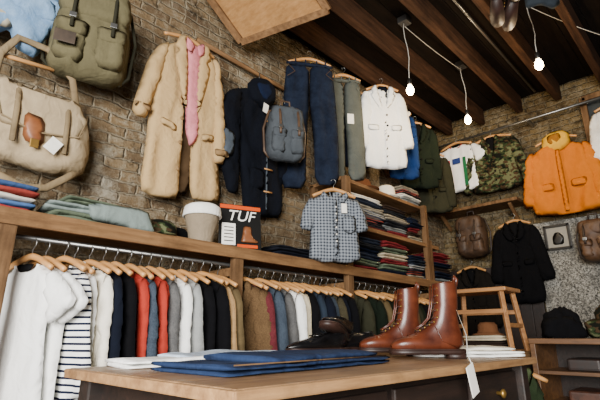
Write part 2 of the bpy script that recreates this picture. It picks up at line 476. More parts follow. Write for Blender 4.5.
rail_items(2.74, 3.88, [
    ('jacket', OL, .7, 'jacket'), ('jacket', DG, .7, 'jacket'), ('jacket', KH, .7, 'jacket'), ('jacket', GB, .7, 'tweed_jacket'), ('jacket', DG, .7, 'jacket'), ('jacket', OL, .7, 'jacket'),
    ('shirt', LG, .7, 'shirt'), ('jacket', BRN, .7, 'tweed_jacket'), ('jacket', OL, .7, 'jacket'), ('jacket', DG, .7, 'jacket'), ('jacket', BK, .7, 'jacket'), ('jacket', OL, .7, 'jacket'), ('jacket', GB, .7, 'jacket')])

# ------------------------------------------------------------ clothes rail + shelf
b = B()
b.box((2.1, 2.28, 1.58), (4.1, .4, .035), OLDW, bev=.006)
b.box((2.1, 2.075, 1.568), (4.1, .025, .07), OLDW, bev=.006)
b.tube([(.3, 2.18, 1.508), (4.05, 2.18, 1.508)], .011, METAL, 10)
for x, top in ((.42, 1.55), (1.61, 1.55), (2.68, 2.34), (3.97, 2.0)):
    b.box((x, 2.1, top/2), (.065, .05, top), OLDWZ, bev=.006)
    b.box((x, 2.45, top/2), (.06, .05, top), OLDWZ, bev=.006)
    b.beam((x, 2.1, 1.46), (x, 2.45, 1.46), .04, .05, OLDW)
b.box((3.4, 2.28, 1.94), (1.5, .4, .035), OLDW, bev=.005)
b.box((3.3, 2.3, 2.33), (1.3, .36, .03), OLDW, bev=.005)
b.box((3.93, 2.1, 1.95), (.05, .05, .8), OLDWZ, bev=.005)
b.done('clothes_rail_shelf')

def folded(b, c, w, d, h, mat, rot=0, n=2, tw=0):
    """folded garment: n doubled layers with rounded folds"""
    M = Matrix.Translation(c) @ Matrix.Rotation(rot, 4, 'Z')
    for k in range(n):
        hh = h/n; z = hh*k; rings = []
        m = 22; sd = R.uniform(0, 50); ox = R.uniform(-.012, .012); oy = R.uniform(-.012, .012)
        for i in range(m+1):
            x = -w/2+w*i/m; e = abs(2*i/m-1); sh = 1-.3*e**8
            ring = []
            for j in range(24):
                q = 2*math.pi*j/24; cc = math.cos(q); ss = math.sin(q)
                cc = math.copysign(abs(cc)**.35, cc); ss = math.copysign(abs(ss)**.8, ss)
                y = d/2*cc*(1-.05*e**6)+.010*noise.noise(Vector((x*7, z*50, sd)))
                dz = .008*noise.noise(Vector((x*6, y*7, sd)))+.005*noise.noise(Vector((x*14, y*16, sd)))
                ring.append((x+ox+.008*noise.noise(Vector((y*9, sd, 0))), y+oy, z+hh*.5+hh*.54*ss*sh+(dz if ss > 0 else dz*.3)))
            rings.append(ring)
        b.loft(rings, mat, True, M)
knit = [stripes('#49505c', '#a9a59b', 60, 'Z', .4), tweed('#12161f', '#2c3444'), tweed('#6d6558', '#a09886'), fab('#6e2226'), fab('#bdb198'), tweed('#101216', '#272a30'), fab('#1f2632'), stripes('#1b1b20', '#98473a', 45, 'Z', .3), fab('#7b7f7f'), fab('#2c201a'), tweed('#3d4a38', '#6f7a66'), fab('#0f1728'), fab('#d0ccc2')]
for (x, z, n, dx) in ((2.95, 1.6, 6, .42), (3.4, 1.6, 6, .4), (3.78, 1.6, 5, .26), (3.0, 1.96, 6, .46), (3.46, 1.96, 6, .4), (3.78, 1.96, 5, .22), (4.26, 1.6, 6, .36)):
    b = B(); zz = 0
    for i in range(n):
        h = R.uniform(.042, .055); folded(b, (R.uniform(-.01, .01), R.uniform(-.02, .02), zz), dx+R.uniform(-.05, .02), .32+R.uniform(-.03, .02), h, R.choice(knit), rot=R.uniform(-.07, .07)); zz += h
    b.done('folded_knitwear_stack', (x, 2.27, z))
b = B(); m1 = fab('#56604f'); m2 = fab('#74807c')
folded(b, (0, 0, 0), .46, .3, .05, m1, .05); folded(b, (-.02, .01, .05), .44, .28, .045, m2, -.06); folded(b, (.0, 0, .095), .36, .25, .035, m1, .1)
b.pillow([(-.1, .1), (.2, .12), (.24, .03), (.26, -.0), (.16, .0), (.02, .01), (-.08, .02)], .015, m2, y=-.16, fold=.01)
b.done('folded_trousers_stack', (.82, 2.26, 1.6))
b = B()
for i, c in enumerate(('#8a2f2c', '#3d5a86', '#b7b2a6', '#7a3029', '#2f4468')): folded(b, (0, 0, i*.026), .3, .3, .026, fab(c), R.uniform(-.06, .06), 1)
b.done('folded_shirt_stack', (.36, 2.26, 1.6))
def cap(b, c, mat, r=.11):
    M = Matrix.Translation(c)
    b.lathe([(r*.98, 0), (r, .02), (r*1.03, .05), (r*.95, .085), (r*.7, .11), (r*.3, .12), (.01, .122)], mat, n=24, sy=1.1, M=M)
    b.prof([((-.0, .0), (.0, .012), .09), ((.08, -.002), (.085, .012), .085), ((.14, -.0), (.145, .008), .06), ((.165, -.0), (.168, .006), .02)], mat, M=M @ Matrix.Rotation(rad(-110), 4, 'Z') @ Matrix.Translation((r*.75, 0, .0)))
b = B(); cap(b, (0, 0, 0), camo(), .1); b.done('camouflage_cap', (1.17, 2.26, 1.6))
b = B(); cap(b, (0, 0, 0), BK, .085); b.done('black_cap', (1.33, 2.36, 1.6), .4)
b = B(); cp = fab('#8a7c68'); wc = fab('#f0ede6', var=.04)
b.lathe([(.065, 0), (.07, .01), (.075, .06), (.09, .12), (.1, .165), (.1, .18)], cp)
b.lathe([(.106, .168), (.112, .175), (.11, .2), (.104, .225), (.085, .238), (.05, .243), (.005, .244)], wc)
b.tube([(.108*math.cos(rad(a)), .108*math.sin(rad(a)), .172) for a in range(0, 360, 15)], .007, wc, 6, closed=True)
b.done('white_hat_on_stand', (1.40, 2.18, 1.6))
b = B(); BKC = plain('sign_black', '#0d0d0d', .4); ORG = plain('sign_orange', '#c9490c', .4); WHT = plain('sign_white', '#f5f2ea', .4); BTB = plain('sign_brown', '#7b4a2c', .4)
b.box((0, 0, .145), (.27, .012, .29), BKC, bev=.002)
b.box((0, -.008, .272), (.262, .006, .026), ORG, bev=.001)
b.box((-.075, -.008, .09), (.085, .006, .14), WHT, bev=.001); b.box((.045, -.008, .018), (.13, .006, .02), ORG, bev=.001)
for i in range(5): b.box((-.075, -.012, .045+i*.022), (.06, .002, .006), BKC, bev=0)
b.M = Matrix.Translation((.06, -.01, .03)) @ Matrix.Scale(.5, 4)
b.pillow([(-.12, .02), (.1, .02), (.11, .05), (.03, .1), (.02, .24), (-.08, .24), (-.1, .1)], .02, BTB, back=.005, fold=.002)
b.M = Matrix.Identity(4)
o = b.done('shoe_advert_card', (1.645, 2.12, 1.602)); o.rotation_euler = (rad(-8), 0, rad(-22))
cu = bpy.data.curves.new('txt', 'FONT'); cu.body = 'TUF'; cu.size = .1; cu.extrude = .002; cu.align_x = 'CENTER'; cu.shear = .25
to = bpy.data.objects.new('sign_lettering', cu); SC.collection.objects.link(to); to.data.materials.append(WHT)
to.parent = o; to.location = (0.0, -.011, .18); to.rotation_euler = (rad(90), 0, 0)
b = B(); folded(b, (0, 0, 0), .5, .3, .05, NV, .03); folded(b, (-.03, 0, .05), .42, .28, .035, fab('#14161e'), -.05); b.done('folded_jumper', (2.22, 2.26, 1.6))
b = B()
b.lathe([(.15, 0), (.152, .006), (.1, .012), (.085, .02), (.082, .07), (.07, .095), (.03, .1), (.005, .1)], fab('#5a361f'), sy=1.1)
b.done('brown_hat', (3.1, 2.25, 2.347))
b = B()
b.lathe([(.13, 0), (.133, .006), (.1, .015), (.09, .03), (.082, .1), (.06, .12), (.005, .125)], OW); b.done('white_hat', (3.45, 2.22, 2.347))
b = B()
for i in range(4): folded(b, (0, 0, i*.04), .32, .3, .04, R.choice(knit))
b.done('folded_knitwear_stack', (3.76, 2.27, 2.346))

# ------------------------------------------------------------ wall hung, left
b = B(); CT = fab('#b6986b', var=.08, name='camel_wool'); CTD = fab('#8f7350')
hanger(b, .2, .02)
b.M = Matrix.Translation((-1.36, 0, -3.16))
b.pillow([(1.42, 3.07), (1.56, 3.0), (1.61, 2.7), (1.63, 2.4), (1.68, 1.98), (1.58, 1.95), (1.45, 1.955), (1.43, 2.3), (1.40, 2.6), (1.38, 2.9)], .026, CT, y=-.015, fold=.042, fx=9, fz=.8)
b.pillow([(1.37, 3.07), (1.27, 3.04), (1.14, 2.95), (1.11, 2.7), (1.12, 2.4), (1.10, 1.93), (1.22, 1.905), (1.37, 1.92), (1.355, 2.3), (1.33, 2.7)], .026, CT, y=-.015, fold=.042, fx=9, fz=.8)
b.pillow([(1.33, 3.04), (1.43, 3.05), (1.47, 2.7), (1.46, 1.98), (1.32, 1.97), (1.3, 2.7)], .012, fab('#4d3c2a'), y=.015, fold=.01)
b.pillow([(1.2, 3.0), (1.13, 2.95), (1.06, 2.8), (1.02, 2.58), (.99, 2.41), (1.02, 2.37), (1.09, 2.38), (1.12, 2.55), (1.17, 2.75)], .034, CT, y=-.035, fold=.028, fx=8, fz=6)
b.pillow([(1.52, 3.03), (1.58, 3.0), (1.635, 2.8), (1.665, 2.5), (1.69, 2.24), (1.585, 2.23), (1.56, 2.55), (1.54, 2.8)], .034, CT, y=-.045, fold=.028, fx=8, fz=6)
b.pillow([(.995, 2.46), (1.1, 2.46), (1.095, 2.41), (.985, 2.42)], .016, CTD, y=-.072, fold=.002)
b.pillow([(1.57, 2.32), (1.68, 2.33), (1.69, 2.28), (1.575, 2.27)], .016, CTD, y=-.082, fold=.002)
b.pillow([(1.30, 3.08), (1.25, 3.07), (1.22, 2.97), (1.255, 2.95), (1.22, 2.9), (1.3, 2.6), (1.34, 2.52), (1.335, 2.8)], .012, CT, y=-.07, fold=.006)
b.pillow([(1.42, 3.09), (1.48, 3.08), (1.51, 2.98), (1.475, 2.95), (1.51, 2.9), (1.45, 2.6), (1.415, 2.52), (1.40, 2.8)], .012, CT, y=-.07, fold=.006)
b.pillow([(1.17, 2.42), (1.28, 2.4), (1.285, 2.35), (1.17, 2.37)], .012, CT, y=-.064, fold=.002)
b.pillow([(1.47, 2.40), (1.57, 2.42), (1.57, 2.37), (1.47, 2.35)], .012, CT, y=-.064, fold=.002)
for z in (2.45, 2.28, 2.1): b.lathe([(0, 0), (.013, 0), (.013, .006), (0, .006)], CTD, n=12, M=Matrix.Translation((1.31, -.075, z)) @ Matrix.Rotation(rad(90), 4, 'X'))
b.pillow([(1.3, 3.05), (1.43, 3.06), (1.43, 2.8), (1.46, 2.36), (1.40, 2.28), (1.36, 2.38), (1.33, 2.7)], .018, PK, y=-.045, fold=.022, fx=18, fz=1.4)
b.pillow([(1.29, 3.07), (1.36, 3.03), (1.335, 2.94), (1.29, 2.98)], .008, PK, y=-.085, fold=.002, step=.02)
b.pillow([(1.43, 3.08), (1.37, 3.03), (1.395, 2.95), (1.44, 2.99)], .008, PK, y=-.085, fold=.002, step=.02)
b.done('trench_coat', (1.36, 2.43, 3.16))
b = B(); NJ = fab('#0a0d15', name='navy_wool'); GP = fab('#4d555e')
b.M = Matrix.Translation((-1.98, 0, -3.1))
b.pillow([(1.72, 2.86), (1.86, 2.96), (2.05, 3.02), (2.2, 2.95), (2.27, 2.7), (2.29, 2.3), (2.29, 1.98), (2.1, 1.95), (1.9, 1.95), (1.86, 2.3), (1.8, 2.6)], .03, NJ, fold=.036, fx=9)
b.pillow([(1.82, 2.93), (1.70, 2.85), (1.62, 2.68), (1.61, 2.45), (1.7, 2.2), (1.74, 2.06), (1.83, 2.06), (1.84, 2.3), (1.83, 2.6)], .035, NJ, y=-.02, fold=.028, fx=8, fz=6)
b.pillow([(2.18, 2.95), (2.27, 2.86), (2.33, 2.6), (2.31, 2.3), (2.22, 2.28), (2.2, 2.6)], .035, NJ, y=-.02, fold=.028, fx=8, fz=6)
b.pillow([(1.86, 2.96), (1.93, 3.06), (2.05, 3.1), (2.14, 3.04), (2.16, 2.93), (2.05, 2.82), (1.93, 2.85)], .05, NJ, y=-.03, fold=.03)
b.pillow([(1.93, 3.0), (2.05, 3.04), (2.1, 2.95), (2.03, 2.87), (1.95, 2.9)], .014, fab('#121c33'), y=-.085, fold=.008)
b.pillow([(1.62, 2.52), (1.75, 2.5), (1.74, 2.32), (1.65, 2.3)], .01, GP, y=-.075, fold=.004)
b.pillow([(1.92, 2.3), (2.06, 2.3), (2.06, 2.14), (1.92, 2.13)], .01, NJ, y=-.05, fold=.004)
b.pillow([(2.05, 2.84), (2.065, 2.84), (2.075, 1.99), (2.06, 1.99)], .006, GP, y=-.068, fold=.002)
for z in (2.7, 2.5, 2.3, 2.12): b.tube([(2.03, -.08, z), (2.11, -.08, z+.005)], [.005, .007], HW, 6)
b.box((2.02, -.09, 2.8), (.05, .002, .08), LABEL, rot=(0, .15, 0), bev=0)
b.tube([(2.02, 0, 3.08), (2.02, .0, 3.16)], .004, METAL, 6)
b.done('hooded_jacket', (1.98, 2.44, 3.1))
def backpack(b, w, h, d, mat, strap, pockets=2):
    b.pillow([(-w*.42, -.05), (-w*.2, -.01), (w*.2, 0), (w*.43, -.06), (w*.5, -h*.5), (w*.48, -h*.93), (w*.3, -h), (-w*.3, -h), (-w*.49, -h*.92), (-w*.5, -h*.5)], d, mat, fold=.03, w=w*.2, back=.03, fz=6)
    b.pillow([(-w*.4, -.02), (w*.4, -.02), (w*.46, -h*.3), (w*.38, -h*.43), (-w*.38, -h*.43), (-w*.46, -h*.3)], d*.35, mat, y=-d*.8, fold=.016, back=.02, w=.04, fz=6)
    if pockets:
        for sx in (-1, 1):
            b.pillow([(sx*w*.04, -h*.52), (sx*w*.42, -h*.52), (sx*w*.43, -h*.9), (sx*w*.05, -h*.91)], d*.36, mat, y=-d*.88, fold=.012, w=.025, back=.02)
            b.pillow([(sx*w*.04, -h*.5), (sx*w*.43, -h*.5), (sx*w*.4, -h*.66), (sx*w*.07, -h*.67)], d*.12, mat, y=-d*1.22, fold=.006, w=.02, back=.02)
    for sx in (-.24, .24):
        b.tube([(sx*w, -d*.9, -.04), (sx*w, -d*1.2, -.1), (sx*w, -d*1.32, -h*.3), (sx*w, -d*1.48, -h*.55), (sx*w, -d*1.48, -h*.62)], .01, strap, 6)
        b.box((sx*w, -d*1.5, -h*.5), (.035, .01, .03), METAL, bev=.003)
    b.tube([(-.04, 0, -.02), (-.035, -.01, .05), (.035, -.01, .05), (.04, 0, -.02)], .009, strap, 6)
    for sx in (-1, 1):
        b.tube([(sx*.05, .0, -.02), (sx*w*.45, -.02, -.02-h*.1), (sx*w*.56, -.0, -h*.45), (sx*w*.52, .0, -h*.85), (sx*w*.4, .0, -h*.95)], .01, strap, 6)
b = B(); backpack(b, .3, .46, .09, fab('#474c51'), leather('#3c2c20', '#5a4330', .5)); b.tube([(0, 0, .04), (0, .1, .2)], .004, METAL, 6)
b.done('canvas_rucksack', (2.12, 2.24, 2.8), rad(-25))
def trousers(b, w, h, mat, flare=.0, open_=.06, sew=None):
    hw = w/2
    for sd in (1, -1):
        p = [(0, 0), (hw*.92, 0), (hw, -h*.2), (hw*(1.0+flare), -h*.55), (hw*(1.0+flare), -h+(.04 if sd > 0 else 0)), (open_, -h*1.0+(.03 if sd > 0 else 0)), (open_*.7, -h*.6), (0, -h*.3)]
        b.pillow(p if sd > 0 else mirr(p), .022, mat, y=-.012*sd, fold=.034, fx=9, fz=1.4)
    b.pillow([(-hw*.94, .02), (hw*.94, .02), (hw*.96, -.025), (-hw*.96, -.025)], .026, mat, y=-.014, fold=.004)
    for sd in (1, -1):
        b.tube([(sd*hw*.9, -.04, -.03), (sd*hw*.62, -.045, -.1), (sd*hw*.92, -.04, -.15)], .0025, sew or mat, 5)
    for x in (-.6, -.2, .25, .6): b.box((x*hw, -.045, 0), (.012, .006, .05), mat, bev=.001)
    b.lathe([(0, 0), (.008, 0), (.008, .004), (0, .004)], BRASS, n=8, M=Matrix.Translation((0, -.048, 0)) @ Matrix.Rotation(rad(90), 4, 'X'))
b = B(); hanger(b, .19, .13)
DNM = denim('#0e131f', '#2a3448', .5)
trousers(b, .44, 1.14, DNM, .1, .035, sew=fab('#5a4530')); b.done('blue_jeans', (2.45, 2.28, 3.36), rad(-34))
b = B(); hanger(b, .16, .13); trousers(b, .34, 1.04, fab('#50544f'), .06, .01); b.box((.04, -.05, -.42), (.06, .003, .1), LABEL, bev=0); b.done('grey_trousers', (2.93, 2.28, 3.42), rad(-36))
b = B(); garment(b, 'shirt', NV, L=.76, sl=.58, sp=.06); b.done('navy_shirt', (3.12, 2.3, 3.44), rad(-34))
b = B(); garment(b, 'jacket', W_, W=.19, L=.84, sl=.6, sp=.1, inner=NV); b.done('white_jacket', (3.30, 2.1, 3.5), rad(-40))
b = B(); garment(b, 'shirt', fab('#16305f'), W=.14, L=.74, sl=.6, sp=.02, lining=W_, lap=W_); b.done('blue_shirt', (3.72, 2.16, 3.42), rad(-40))
b = B(); garment(b, 'jacket', DG, W=.2, L=.74, sl=.6, sp=.06); b.done('green_jacket', (4.1, 2.2, 3.42), rad(-42))
b = B(); garment(b, 'jacket', OL, W=.2, L=.7, sl=.6, sp=.06); b.done('olive_jacket', (4.48, 2.26, 3.2), rad(-46))
b = B(); garment(b, 'shirt', CHK, W=.19, L=.5, sl=.24, sp=.2, lap=CHK, flare=.0); b.box((.06, -.06, -.2), (.04, .003, .07), LABEL, bev=0); b.done('checked_shirt', (2.38, 1.98, 2.17), rad(-36))
b = B(); CV = fab('#a39174', var=.14, name='natural_canvas'); CVD = fab('#7d6c52'); LTH = leather('#6a3a1e', '#8a5632', .5)
b.M = Matrix.Translation((-.56, 0, -2.3))
b.pillow([(.30, 2.30), (.5, 2.27), (.68, 2.3), (.77, 2.22), (.8, 2.05), (.78, 1.92), (.6, 1.88), (.35, 1.92), (.27, 2.1)], .07, CV, fold=.04, w=.05, fx=6, fz=6)
b.pillow([(.29, 2.31), (.5, 2.29), (.69, 2.31), (.74, 2.2), (.72, 2.08), (.5, 2.04), (.33, 2.08)], .02, CV, y=-.07, fold=.026, w=.025, fx=6, fz=6)
b.tube([(.3, -.1, 2.28), (.345, -.105, 2.1), (.5, -.11, 2.055), (.7, -.105, 2.09), (.73, -.1, 2.2)], .005, CVD, 6)
for x in (.40, .63): b.tube([(x, -.09, 2.29), (x+.005, -.115, 2.15), (x+.01, -.115, 1.98)], .007, CVD, 6, flat=2)
b.pillow([(.44, 2.15), (.53, 2.14), (.545, 1.99), (.45, 2.0)], .01, LTH, y=-.108, fold=.003)
b.box((.5, -.128, 1.99), (.04, .008, .045), BRASS, bev=.004)
b.tube([(.30, -.02, 2.3), (.30, -.04, 2.44), (.36, -.05, 2.56), (.5, -.05, 2.56), (.64, -.05, 2.44), (.68, -.04, 2.3)], .011, CVD, 8, flat=1.8)
b.tube([(.27, -.03, 2.1), (.30, -.05, 1.92), (.38, -.07, 1.82), (.5, -.07, 1.78), (.6, -.06, 1.80), (.68, -.05, 1.87), (.76, -.03, 1.95)], .011, CVD, 8, flat=1.8)
b.box((.58, -.14, 2.0), (.06, .003, .075), LABEL, rot=(0, .5, 0), bev=0)
b.tube([(.12, -.0, 2.44), (.55, -.02, 2.47)], .012, HW, 8)
b.done('canvas_satchel', (.56, 2.42, 2.3))
b = B(); backpack(b, .42, .58, .12, fab('#5d5740'), fab('#2b2a20')); b.tube([(0, 0, .04), (0, .1, .2)], .004, METAL, 6)
b.box((-.12, -.19, -.44), (.1, .004, .07), leather('#2a2118', '#44362a', .5), bev=.001)
b.done('canvas_backpack', (.7, 2.36, 3.02), rad(-18))
b = B(); LD = denim('#5f82a8', '#a0bbd4', .6)
b.pillow([(-.2, .2), (.2, .22), (.2, -.04), (.14, -.12), (.1, -.3), (-.0, -.27), (-.04, -.18), (-.1, -.25), (-.2, -.24)], .045, LD, fold=.03, fz=4)
b.pillow([(-.16, .06), (.14, .08), (.16, -.06), (.02, -.09), (-.15, -.07)], .014, LD, y=-.05, fold=.015)
b.pillow([(-.18, -.1), (-.02, -.1), (-.04, -.2), (-.17, -.22)], .014, fab('#b3aa95'), y=-.045, fold=.01)
b.tube([(-.18, -.07, .1), (.0, -.08, .06), (.17, -.07, .09)], .004, fab('#c9bfa5'), 5)
b.done('light_denim_jacket', (.36, 2.44, 2.8))
b = B(); b.tube([(1.45, 2.49, 3.2), (2.6, 2.49, 3.16)], .018, OLDW, 8)
for x in (1.5, 2.5): b.box((x, 2.52, 3.18), (.04, .06, .06), METAL, bev=.004)
b.done('wooden_hanging_pole')

# ------------------------------------------------------------ back wall items
RB = rad(-90)
b = B(); garment(b, 'tee', W_, W=.23, L=.6, sl=.24, sp=.5, trim=fab('#a23330'))
b.box((-.1, -.05, -.45), (.04, .006, .36), fab('#a23330'), bev=.002); b.box((.1, -.05, -.45), (.04, .006, .36), fab('#24663f'), bev=.002); b.box((0, -.05, -.3), (.1, .006, .07), fab('#2b3d77'), bev=.002)
b.done('football_shirt', (4.98, 2.14, 3.44), RB)
b = B(); garment(b, 'jacket', camo(), W=.26, L=.64, sl=.58, sp=.2, thick=.04); b.done('camouflage_jacket', (5.0, 1.72, 3.4), RB)
b = B(); OR = plain('orange_rubberised_cloth', '#c06a0e', .75); ORD = plain('yellow_collar_cloth', '#cf9f2c', .7)
b.pillow([(-.1, -.06), (.1, -.06), (.25, -.14), (.29, -.4), (.34, -.82), (.2, -.84), (-.1, -.84), (-.33, -.8), (-.3, -.4), (-.26, -.14)], .035, OR, fold=.045, fx=9, fz=2)
for sd in (1, -1): b.pillow(sleeve(sd, .28, .6, .16, .18, .15, 0), .04, OR, y=-.02, fold=.035, fx=8, fz=6)
b.pillow([(-.14, -.1), (-.13, .02), (-.05, .07), (.06, .07), (.14, .02), (.14, -.1), (.05, -.16), (-.05, -.16)], .05, ORD, y=-.01, fold=.03)
b.pillow([(-.08, -.06), (-.06, .02), (.05, .03), (.08, -.05), (.0, -.12)], .012, fab('#8a5a1a'), y=-.065, fold=.006)
b.pillow([(-.02, -.15), (.03, -.15), (.03, -.82), (-.02, -.82)], .01, OR, y=-.055, fold=.006)
for sd in (-1, 1): b.pillow([(sd*.08, -.5), (sd*.22, -.5), (sd*.22, -.58), (sd*.08, -.58)], .01, OR, y=-.055, fold=.004)
hanger(b, .2, .08); b.done('orange_raincoat', (5.0, 1.06, 3.12), RB)
b = B(); garment(b, 'coat', BK, W=.2, L=.86, sl=.6, sp=.14, thick=.035); b.done('black_coat', (5.06, 1.62, 2.36), RB)
b = B(); garment(b, 'coat', fab('#15120f'), W=.2, L=.8, sl=.6, sp=.1, thick=.03); b.done('dark_coat', (5.06, 2.16, 1.9), RB)
b = B(); garment(b, 'jacket', fab('#e2dfd8'), W=.22, L=.6, sl=.5, sp=.1); b.done('white_jacket', (5.0, .48, 3.38), RB)
b = B(); garment(b, 'coat', fab('#2b1d16'), W=.22, L=.7, sl=.6, sp=.15, thick=.035); b.done('brown_coat', (5.0, .2, 2.7), RB)
b = B(); backpack(b, .36, .5, .12, leather('#2c1e13', '#4c3522', .6), leather('#1a100a', '#2d1b10', .5)); b.done('brown_rucksack', (4.98, 2.06, 2.44), RB)
b = B(); backpack(b, .3, .42, .1, leather('#3a2516', '#5d4128', .6), leather('#1a100a', '#2d1b10', .5)); b.done('brown_rucksack', (4.95, .86, 2.18), RB)
b = B(); fr = plain('frame_black', '#120f0d', .4)
b.box((0, 0, 0), (.2, .012, .21), plain('photo_print', '#8a867c', .6), bev=.001)
for x, z, w, h in ((-.11, 0, .025, .26), (.11, 0, .025, .26), (0, .12, .245, .025), (0, -.12, .245, .025)): b.box((x, -.008, z), (w, .025, h), fr, bev=.003)
b.pillow([(-.05, -.08), (.05, -.08), (.06, .0), (.02, .05), (-.02, .05), (-.05, .0)], .003, fr, y=-.008, back=0, fold=0)
b.done('framed_picture', (5.12, 1.23, 2.08), RB)
b = B(); b.tube([(5.0, 2.5, 3.42), (5.0, .2, 3.42)], .014, METAL, 8)
for y in (2.4, 1.3, .3): b.beam((5.0, y, 3.42), (5.2, y, 3.42), .03, .03, METAL)
b.done('metal_clothes_rail')
b = B(); b.box((5.04, 2.0, 2.52), (.3, 1.0, .035), OLDWZ, bev=.005)
for y in (1.6, 2.4): b.beam((5.16, y, 2.35), (4.94, y, 2.5), .03, .04, OLDW)
b.done('wooden_shelf')
t = NT('speckled_plaster'); t.rough(.9)
n1 = t.noise(70, 3, .8); n2 = t.noise(6, 4, .6)
cc = t.ramp(n1.outputs[0], [(.4, '#2a2927'), (.5, '#77756f'), (.62, '#aaa79e')]).outputs[0]
t.col(t.mix(t.ramp(n2.outputs[0], [(.4, (0, 0, 0, 1)), (.7, (.6, .6, .6, 1))]).outputs[0], cc, hexc('#55534e')))
b = B(); b.box((5.15, .35, 1.28), (.03, 2.2, 1.96), t.m, bev=.002); b.box((5.15, .35, .15), (.04, 2.2, .3), DKW); b.done('speckled_panel')
b = B()
for i in range(9): b.box((5.16, 1.53+i*.12, .92), (.03, .117, 1.84), DKW, bev=.004)  # dark boards added to put the lower back wall's shade into colour
b.done('wall_shade_boards')
b = B()
for y, z, w, h in ((.3, 3.52, .95, .06), (.3, 3.05, .95, .06), (.77, 3.28, .06, .5), (-.17, 3.28, .06, .5), (.3, 3.28, .04, .5)): b.box((5.14, y, z), (.07, w, h), OLDWZ, bev=.005)
b.box((5.16, .3, 3.28), (.01, .9, .42), plain('dusty_glass', '#3b3f40', .2), bev=0)
b.done('window_1')

# ------------------------------------------------------------ bulbs
def bulb(x, y, z, top=3.62, watt=12):
    b = B(); cord = plain('white_flex', '#b5b0a6', .5); gl = plain('lit_bulb', '#fff3dc', .3, em='#ffe0b0', es=30)
    b.lathe([(.004, -.045), (.018, -.04), (.03, -.022), (.033, 0), (.028, .022), (.016, .042), (.013, .055)], gl, (0, 0, 0), 20)
    b.lathe([(.014, .05), (.018, .055), (.018, .1), (.01, .11), (.003, .115)], plain('bulb_holder', '#1c1a18', .4), n=16)
    pts = [(0, 0, .11)]+[(.012*math.sin(i), .01*math.cos(i*1.3), .11+(top-z-.11)*i/6) for i in range(1, 7)]
    b.tube(pts, .0035, cord, 6)
    o = b.done('hanging_light_bulb', (x, y, z))
    l = bpy.data.lights.new('bulb_light', 'POINT'); l.energy = watt; l.color = (1, .74, .43); l.shadow_soft_size = .04
    lo = bpy.data.objects.new('bulb_light', l); SC.collection.objects.link(lo); lo.location = (x, y, z-.09)
bulb(3.5, .76, 3.16, watt=28, top=3.8); bulb(4.0, 1.57, 3.15, watt=24, top=3.8); bulb(3.0, 1.63, 3.08, watt=15, top=3.8)
b = B(); c = plain('white_flex', '#b5b0a6', .5)
def sag(a, d, s, n=14):
    a = Vector(a); d = Vector(d); return [tuple(a.lerp(d, i/n)+Vector((0, 0, -s*4*(i/n)*(1-i/n)))) for i in range(n+1)]
b.tube(sag((3.0, 1.63, 3.72), (4.0, 1.57, 3.72), .02), .003, c, 6); b.tube(sag((3.5, .76, 3.72), (5.1, -.2, 3.6), .1), .003, c, 6)
b.tube([(2.2, 1.2, 3.79), (5.1, 1.2, 3.79)], .014, METAL, 8); b.box((3.0, 1.63, 3.78), (.09, .09, .06), plain('junction_box', '#3a3836', .5)); b.box((4.0, 1.57, 3.78), (.09, .09, .06), plain('junction_box', '#3a3836', .5))
b.done('ceiling_cable')

